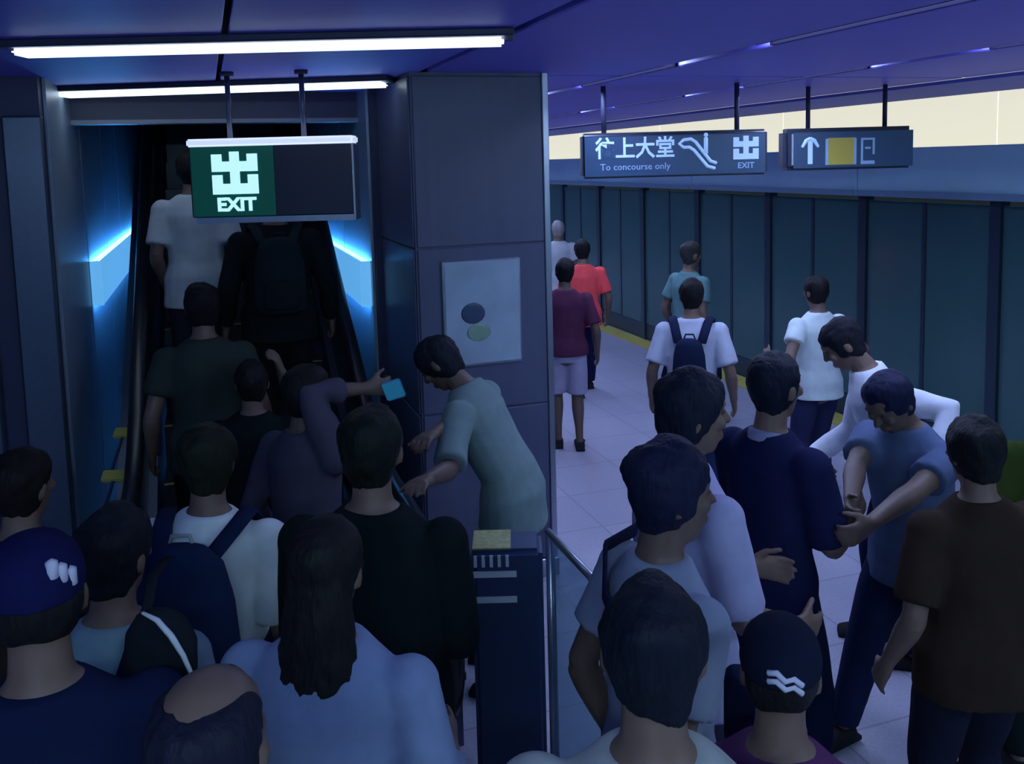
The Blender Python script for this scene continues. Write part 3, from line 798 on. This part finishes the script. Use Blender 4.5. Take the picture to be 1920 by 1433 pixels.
def spot(px, py, h, top=None):
    p = at_h(px, py, top if top is not None else h); return (p.x, p.y, 0.0)

def backpack(g, label, col, trim=None, big=1.0, z=.69):
    H = g.H; e = empty('backpack', g.base, -g.th); tag(e, label, 'backpack')
    d0 = .082 * H * g.fat + .014
    c = g.bend((0, -.004 * H - d0 - .075 * big, z * H))
    m = MB()
    lv = [(-.225, .115, .055), (-.20, .145, .075), (-.08, .150, .082), (.06, .140, .075), (.16, .115, .06), (.205, .07, .035)]
    m.tube([c + g.RT @ Vector((0, 0, a * big)) for a, _, _ in lv], [(a * big, b_ * big) for _, a, b_ in lv], side=g.RT @ Vector((1, 0, 0)), n=18, cap=.2)
    me = m.remesh('bag_body', .011, 3); fold(me, .004, 18, 3); link('bag_body', me, cloth(col), e, True)
    m = MB()
    cp = c + g.RT @ Vector((0, -.075 * big, -.09))
    m.tube([cp + g.RT @ Vector((0, 0, a * big)) for a in (-.10, -.08, .03, .06)], [(.09 * big, .022), (.105 * big, .03), (.10 * big, .03), (.08 * big, .015)], side=g.RT @ Vector((1, 0, 0)), n=14, cap=.2)
    link('front_pocket', m.remesh('front_pocket', .01, 3), cloth(tuple(x * .8 for x in col)), e, True)
    for s in (-1, 1):
        pts = [c + g.RT @ Vector((s * .075, .05, .16 * big)), g.bend((s * .075 * H * .9, -.05 * H, .835 * H)), g.bend((s * .078 * H, .0, .848 * H)), g.bend((s * .080 * H, .055 * H, .80 * H)), g.bend((s * .085 * H, .085 * H, .74 * H)), g.bend((s * .10 * H, .06 * H, .63 * H)), g.bend((s * .105 * H, -.03 * H, .60 * H))]
        MB().tube(pts, [(.030, .008)] * len(pts), side=(1, 0, 0), n=8).build('shoulder_strap', cloth(col), e, smooth=True)
    m = MB(); hh = c + g.RT @ Vector((0, .02, .20 * big))
    m.tube([hh + g.RT @ Vector((x, 0, z_)) for x, z_ in ((-.035, 0), (-.025, .03), (.025, .03), (.035, 0))], .006, n=8)
    m.build('grab_handle', cloth(trim or col), e, smooth=True)
    return e

NAVY = (.007, .013, .042); BLACK = (.007, .013, .015); WHITE = (.74, .84, .84)
# ---- on the escalator
def onstep(X, Y): return (X, Y, max(0.02, estep(Y) + .02) + (0.0))
def stepz(Y):
    k_ = math.floor((Y - 3.75) / .4); return max(.02, estep(3.75 + k_ * .4 + .4) + .02) + .006
person('person in pale white short-sleeved shirt riding the escalator, partly behind the exit sign', (-.08, 5.87, stepz(5.87)), 1.64, -18, lh=(-.19, .08, .84), rh=(.19, .08, .84), shirt=(.50, .56, .60), pants=(.03, .03, .05), sleeve=.75, hem=.43, feet=((-.065, 0), (.065, .02)))
g = person('broad person in black with black backpack at the foot of the escalator incline', (.37, 5.45, stepz(5.45)), 1.70, -18, shirt=BLACK, sleeve=1.9, pants=BLACK, feet=((-.065, 0), (.065, .02)), fat=1.08)
backpack(g, 'black backpack worn by the broad person on the escalator', (.012, .02, .026))
person('person in olive black top, back turned, stepping onto the escalator', (-.05, 4.67, stepz(4.67)), 1.66, -18, shirt=(.03, .045, .04), pants=BLACK, feet=((-.065, 0), (.065, .02)))
# ---- crowd at the landing
p = at_h(470, 690, 1.53)
person('person in black raising a bare forearm upright in the crowd before the escalator', (p.x, p.y, .024), 1.53, -10, shirt=BLACK, pants=BLACK, rh=(*at_d(527, 695, 4.42), 1), rpole=(.2, 1, -.7), voxel=.008, curl=.8, feet=((-.06, 0), (.06, .01)))
tp5 = at_d(688, 728, 3.72)
g5 = person('person in grey-purple top stretching an arm to the right by the escalator handrail', (*spot(565, 706, 1.62)[:2], .032), 1.62, 35, shirt=(.07, .065, .10), pants=BLACK, rh=(*tp5, 1), rpole=(-.3, .4, 1), voxel=.008, curl=1.2, hy=25, eyes=True, tone=1, sleeve=1.6)
ph = MB().box(-.04, .04, -.006, .006, -.05, .05).build('phone', mat('phone_blue', (.04, .22, .42), .3, emit=.08, ecol=(.05, .4, .8)), bevel=.006)
ph.location = at_d(738, 731, 3.70); ph.rotation_euler = (R(15), R(70), R(-30)); tag(ph, 'small blue phone held out at the end of the stretched arm', 'phone')
MB().box(-.034, .034, -.0075, -.006, -.043, .043).build('screen', mat('phone_screen', (.05, .3, .5), .2, emit=.12, ecol=(.05, .45, .8)), ph)
g = person('person in white t-shirt carrying a navy backpack, back to the camera', spot(382, 806, 1.66), 1.66, 2, shirt=WHITE, pants=NAVY, hair='messy', haircol=(.014, .018, .012), sleeve=.85, hem=.42, rh=(.19, .15, .92))
g6 = backpack(g, 'dark navy backpack on the white t-shirt', (.010, .022, .065), trim=(.3, .35, .35), big=1.12, z=.70)
person('tall person dressed all in black standing in the middle of the crowd', spot(691, 775, 1.76), 1.76, 4, shirt=(.007, .014, .016), pants=BLACK, sleeve=1.5, fat=1.06, haircol=(.010, .014, .012), rh=(.16, .26, 1.05), lh=(-.17, .26, 1.0))
g8 = person('person with long black hair and light blue shirt at the lower left', spot(602, 990, 1.65), 1.65, 12, shirt=(.22, .29, .47), pants=NAVY, hair='long', sleeve=1.75, hem=.40, fat=1.08, rh=(.22, .20, 1.02), lh=(-.19, .2, .95), voxel=.009, collar=(.2, .26, .42))
person('person with bald tan crown at the bottom edge of the picture', spot(382, 1270, 1.72), 1.72, 5, shirt=(.02, .03, .09), pants=NAVY, hair='bald', haircol=(.012, .014, .03), hp_=-6, tone=0, collar=(.02, .03, .08))
g10 = person('dark-haired person in pale teal t-shirt with strap at lower left', spot(200, 968, 1.63), 1.63, 8, shirt=(.20, .32, .37), pants=NAVY, hair='messy', haircol=(.010, .012, .018), sleeve=.7, rh=(.19, .18, .95), lh=(-.2, .15, .9))
backpack(g10, 'black-blue backpack on the pale teal t-shirt at lower left', (.010, .016, .05), z=.62)
g11 = person('person in blue cap and navy jacket at the left edge', spot(58, 1022, 1.76), 1.76, -25, shirt=(.008, .014, .050), pants=NAVY, hair='cap', capcol=(.009, .011, .065), sleeve=1.9)
# cap emblem
em = MB(); 
for t_ in (-.3, 0, .3): em.tube([g11.hpt(.62 + t_ * .6, -.97 + .55 * (.62 + t_ * .6) ** 2 * .9, .62 - t_ * .4 - .12), g11.hpt(.62 + t_ * .6, -.97 + .55 * (.62 + t_ * .6) ** 2 * .9, .62 - t_ * .4 + .14)], .011, n=8)
em.build('cap_emblem', mat('emblem_white', (.6, .6, .75), .6, noise=.1), g11.o, smooth=True)
person('person in dark brown top half hidden at the left edge behind the blue cap', spot(28, 852, 1.62), 1.62, 10, shirt=(.03, .022, .02), pants=BLACK, haircol=(.012, .010, .010), sleeve=1.8)
# ---- at the column
hand13 = at_d(752, 858, 3.62)
person('person in pale grey-green shirt leaning left at the column with one arm reaching out', (1.26, 3.86, 0), 1.74, -72, shirt=(.17, .25, .26), pants=BLACK, lean=24, side=0, hp_=18, hy=0, lh=(*at_d(800, 900, 3.55), 1), rh=(*hand13, 1), rpole=(.2, -.2, -1), lpole=(-.2, -.2, -1), voxel=.008, eyes=True, tone=1, haircol=(.010, .014, .022), curl=.7, sleeve=.9)
# ---- right foreground
g14 = person('person in pale grey shirt with dark bag strap, blue-black hair, in profile', spot(1238, 845, 1.74), 1.74, 68, rh=(.2, -.02, .86), lh=(-.2, -.02, .86), shirt=(.22, .26, .36), pants=NAVY, haircol=(.010, .014, .04), hy=12, hair='messy', eyes=True, tone=1, fat=.94)
sg = empty('sling_bag', g14.base, -g14.th); tag(sg, 'dark sling bag worn across the pale grey shirt', 'bag')
H_ = g14.H
pts = [g14.bend((-.105 * H_, .02 * H_, .842 * H_)), g14.bend((-.085 * H_, -.045 * H_, .835 * H_)), g14.bend((-.03 * H_, -.076 * H_, .79 * H_)), g14.bend((.04 * H_, -.082 * H_, .74 * H_)), g14.bend((.09 * H_, -.075 * H_, .69 * H_)), g14.bend((.125 * H_, -.03 * H_, .63 * H_)), g14.bend((.11 * H_, .08 * H_, .60 * H_)), g14.bend((.04 * H_, .125 * H_, .60 * H_))]
MB().tube(pts, [(.028, .006)] * len(pts), side=(.4, 0, 1), n=8).build('strap', cloth((.012, .018, .05)), sg, smooth=True)
m = MB(); c_ = g14.bend((.02 * H_, .14 * H_, .58 * H_))
m.tube([c_ + Vector((0, 0, a)) for a in (-.12, -.1, .08, .1)], [(.08, .04), (.10, .05), (.10, .05), (.08, .035)], n=14, cap=.2)
link('bag_body', m.remesh('bag_body', .01, 3), cloth((.012, .018, .05)), sg, True)
person('dark-haired person in pale patterned shirt at the bottom edge, foremost on the right', spot(1224, 1118, 1.74), 1.74, 8, shirt=(.34, .38, .38), pants=NAVY, haircol=(.008, .012, .022), hair='messy', fat=1.05, hp_=4, feet=((-.085, -.05), (.035, -.06)))
g16 = person('person in black cap with white squiggle and plum shirt at the bottom edge', spot(1464, 1180, 1.54), 1.54, 15, shirt=(.09, .03, .10), pants=NAVY, hair='cap', capcol=(.008, .012, .03), fat=1.0, feet=((-.03, .05), (.09, .07)))
em = MB()
for q in range(2):
    em.tube([g16.hpt(-.35 + .22 * i_, -1.12 + .06 * abs(i_ - 1.5), .34 + .16 * q + .09 * (i_ % 2) - .05 * i_) for i_ in range(5)], .006, n=8)
em.build('cap_emblem', mat('emblem_white', (.6, .6, .75), .6, noise=.1), g16.o, smooth=True)
g17 = person('dark-haired person in pale lavender shirt facing right near the barrier', spot(1280, 705, 1.80), 1.80, 68, shirt=(.38, .38, .58), pants=(.05, .05, .10), hair='messy', haircol=(.010, .014, .03), hy=15, eyes=True, rh=(.16, .30, 1.02), lh=(-.14, .34, 1.08), voxel=.008, sleeve=.9)
person('person in navy shirt with pale collar standing with arms folded forward', spot(1446, 668, 1.74), 1.74, 55, shirt=(.011, .014, .055), pants=NAVY, haircol=(.008, .012, .026), collar=(.25, .25, .38), rh=(.14, .30, 1.12), lh=(-.12, .32, 1.16), voxel=.008, eyes=True, sleeve=.9, fat=.92)
hv = at_d(1566, 1048, 2.94)
hv2 = at_d(1566, 1035, 2.98)
person('person in light blue t-shirt with both arms reaching down together, head bowed', spot(1722, 668, 1.66), 1.66, -120, shirt=(.085, .12, .22), pants=(.012, .02, .065), haircol=(.010, .014, .045), hp_=30, lean=8, lh=(*hv2, 1), rh=(*hv, 1), rpole=(1, -.2, .1), lpole=(-1, -.3, .1), voxel=.008, eyes=True, curl=.9, feet=((-.13, -.06), (.12, .10)), tone=1)
el = at_d(1756, 872, 3.98)
person('person in white long-sleeved shirt bending over behind the light blue t-shirt', (at_d(1700, 640, 4.3).x, at_d(1700, 640, 4.3).y, 0), 1.72, -75, shirt=(.70, .74, .84), pants=NAVY, lean=20, hp_=14, sleeve=1.9, haircol=(.012, .012, .02), lh=(*el, 1), lpole=(0, -1, .1), rh=(.2, .42, .9), voxel=.008, eyes=True)
g = person('person in orange-brown t-shirt at the right edge, back to the camera', spot(1838, 792, 1.60), 1.60, -8, shirt=(.034, .022, .016), pants=(.012, .014, .03), haircol=(.010, .012, .014), sleeve=.8, fat=1.02, hair='messy')
person('person in dark olive green top cut off by the right edge', (at_d(1985, 720, 3.45).x, at_d(1985, 720, 3.45).y, 0), 1.62, 0, shirt=(.03, .05, .01), pants=BLACK)
# ---- platform beyond
person('person in white top and navy trousers on the platform, before the screen doors', spot(1534, 520, 1.60), 1.60, -20, shirt=(.62, .72, .72), pants=(.025, .03, .08), hair='short', sleeve=.5, hem=.47, lh=(-.30, .12, 1.05), rh=(.30, .12, 1.05))
person('person in teal shirt farther along the platform', spot(1292, 456, 1.68), 1.68, 60, shirt=(.12, .24, .25), pants=NAVY, haircol=(.04, .04, .04))
g = person('person in white shirt with dark shoulder bag in the middle of the platform', spot(1296, 526, 1.64), 1.64, 15, shirt=(.46, .50, .62), pants=(.02, .03, .09), sleeve=.8)
backpack(g, 'small dark backpack on the white shirt on the platform', (.012, .018, .05), big=.75)
person('person in bright red t-shirt walking away along the platform', spot(1092, 452, 1.62), 1.62, -10, shirt=(.85, .09, .10), pants=(.012, .016, .06), sleeve=.8, feet=((-.06, -.10), (.06, .12)))
person('person in burgundy top and grey long shorts beside the column edge', spot(1058, 488, 1.62), 1.62, 0, shirt=(.10, .03, .07), pants=(.36, .36, .48), shorts=True, sleeve=.8, hem=.50, feet=((-.05, 0), (.06, -.05)), tone=1)
person('farthest person in white top, just right of the column', spot(1046, 416, 1.66), 1.66, 0, shirt=(.45, .50, .52), pants=(.05, .05, .07), haircol=(.3, .3, .3))
# ---- bags
sb = empty('shoulder_bag', tuple(at_d(302, 1212, 1.93))); tag(sb, 'black shoulder bag with curved pale piping at lower left', 'bag')
sb.rotation_euler = (0, R(6), R(-20)); sb.scale = (.68, .6, .56)
m = MB(); lv = [(-.14, .10, .04), (-.12, .12, .055), (.04, .115, .055), (.12, .08, .04), (.15, .04, .02)]
m.tube([(0, 0, a) for a, _, _ in lv], [(a, b_) for _, a, b_ in lv], n=16, cap=.2)
me = m.remesh('bag_body', .009, 3); link('bag_body', me, cloth((.010, .014, .02)), sb, True)
arc = [(-.05 , -.035, .148), (0, -.045, .13), (.05, -.058, .08), (.09, -.06, .01), (.112, -.05, -.06), (.118, -.04, -.11)]
MB().tube(arc, [(.006, .006), (.010, .008), (.011, .008), (.009, .008), (.007, .007), (.005, .005)], n=8).build('piping', mat('piping_pale', (.55, .6, .66), .5, noise=.05), sb, smooth=True)
MB().tube([(-.05, 0, .13), (-.07, .10, .22), (-.09, .30, .20)], [(.018, .006)] * 3, n=8).build('strap', cloth((.010, .014, .02)), sb, smooth=True)
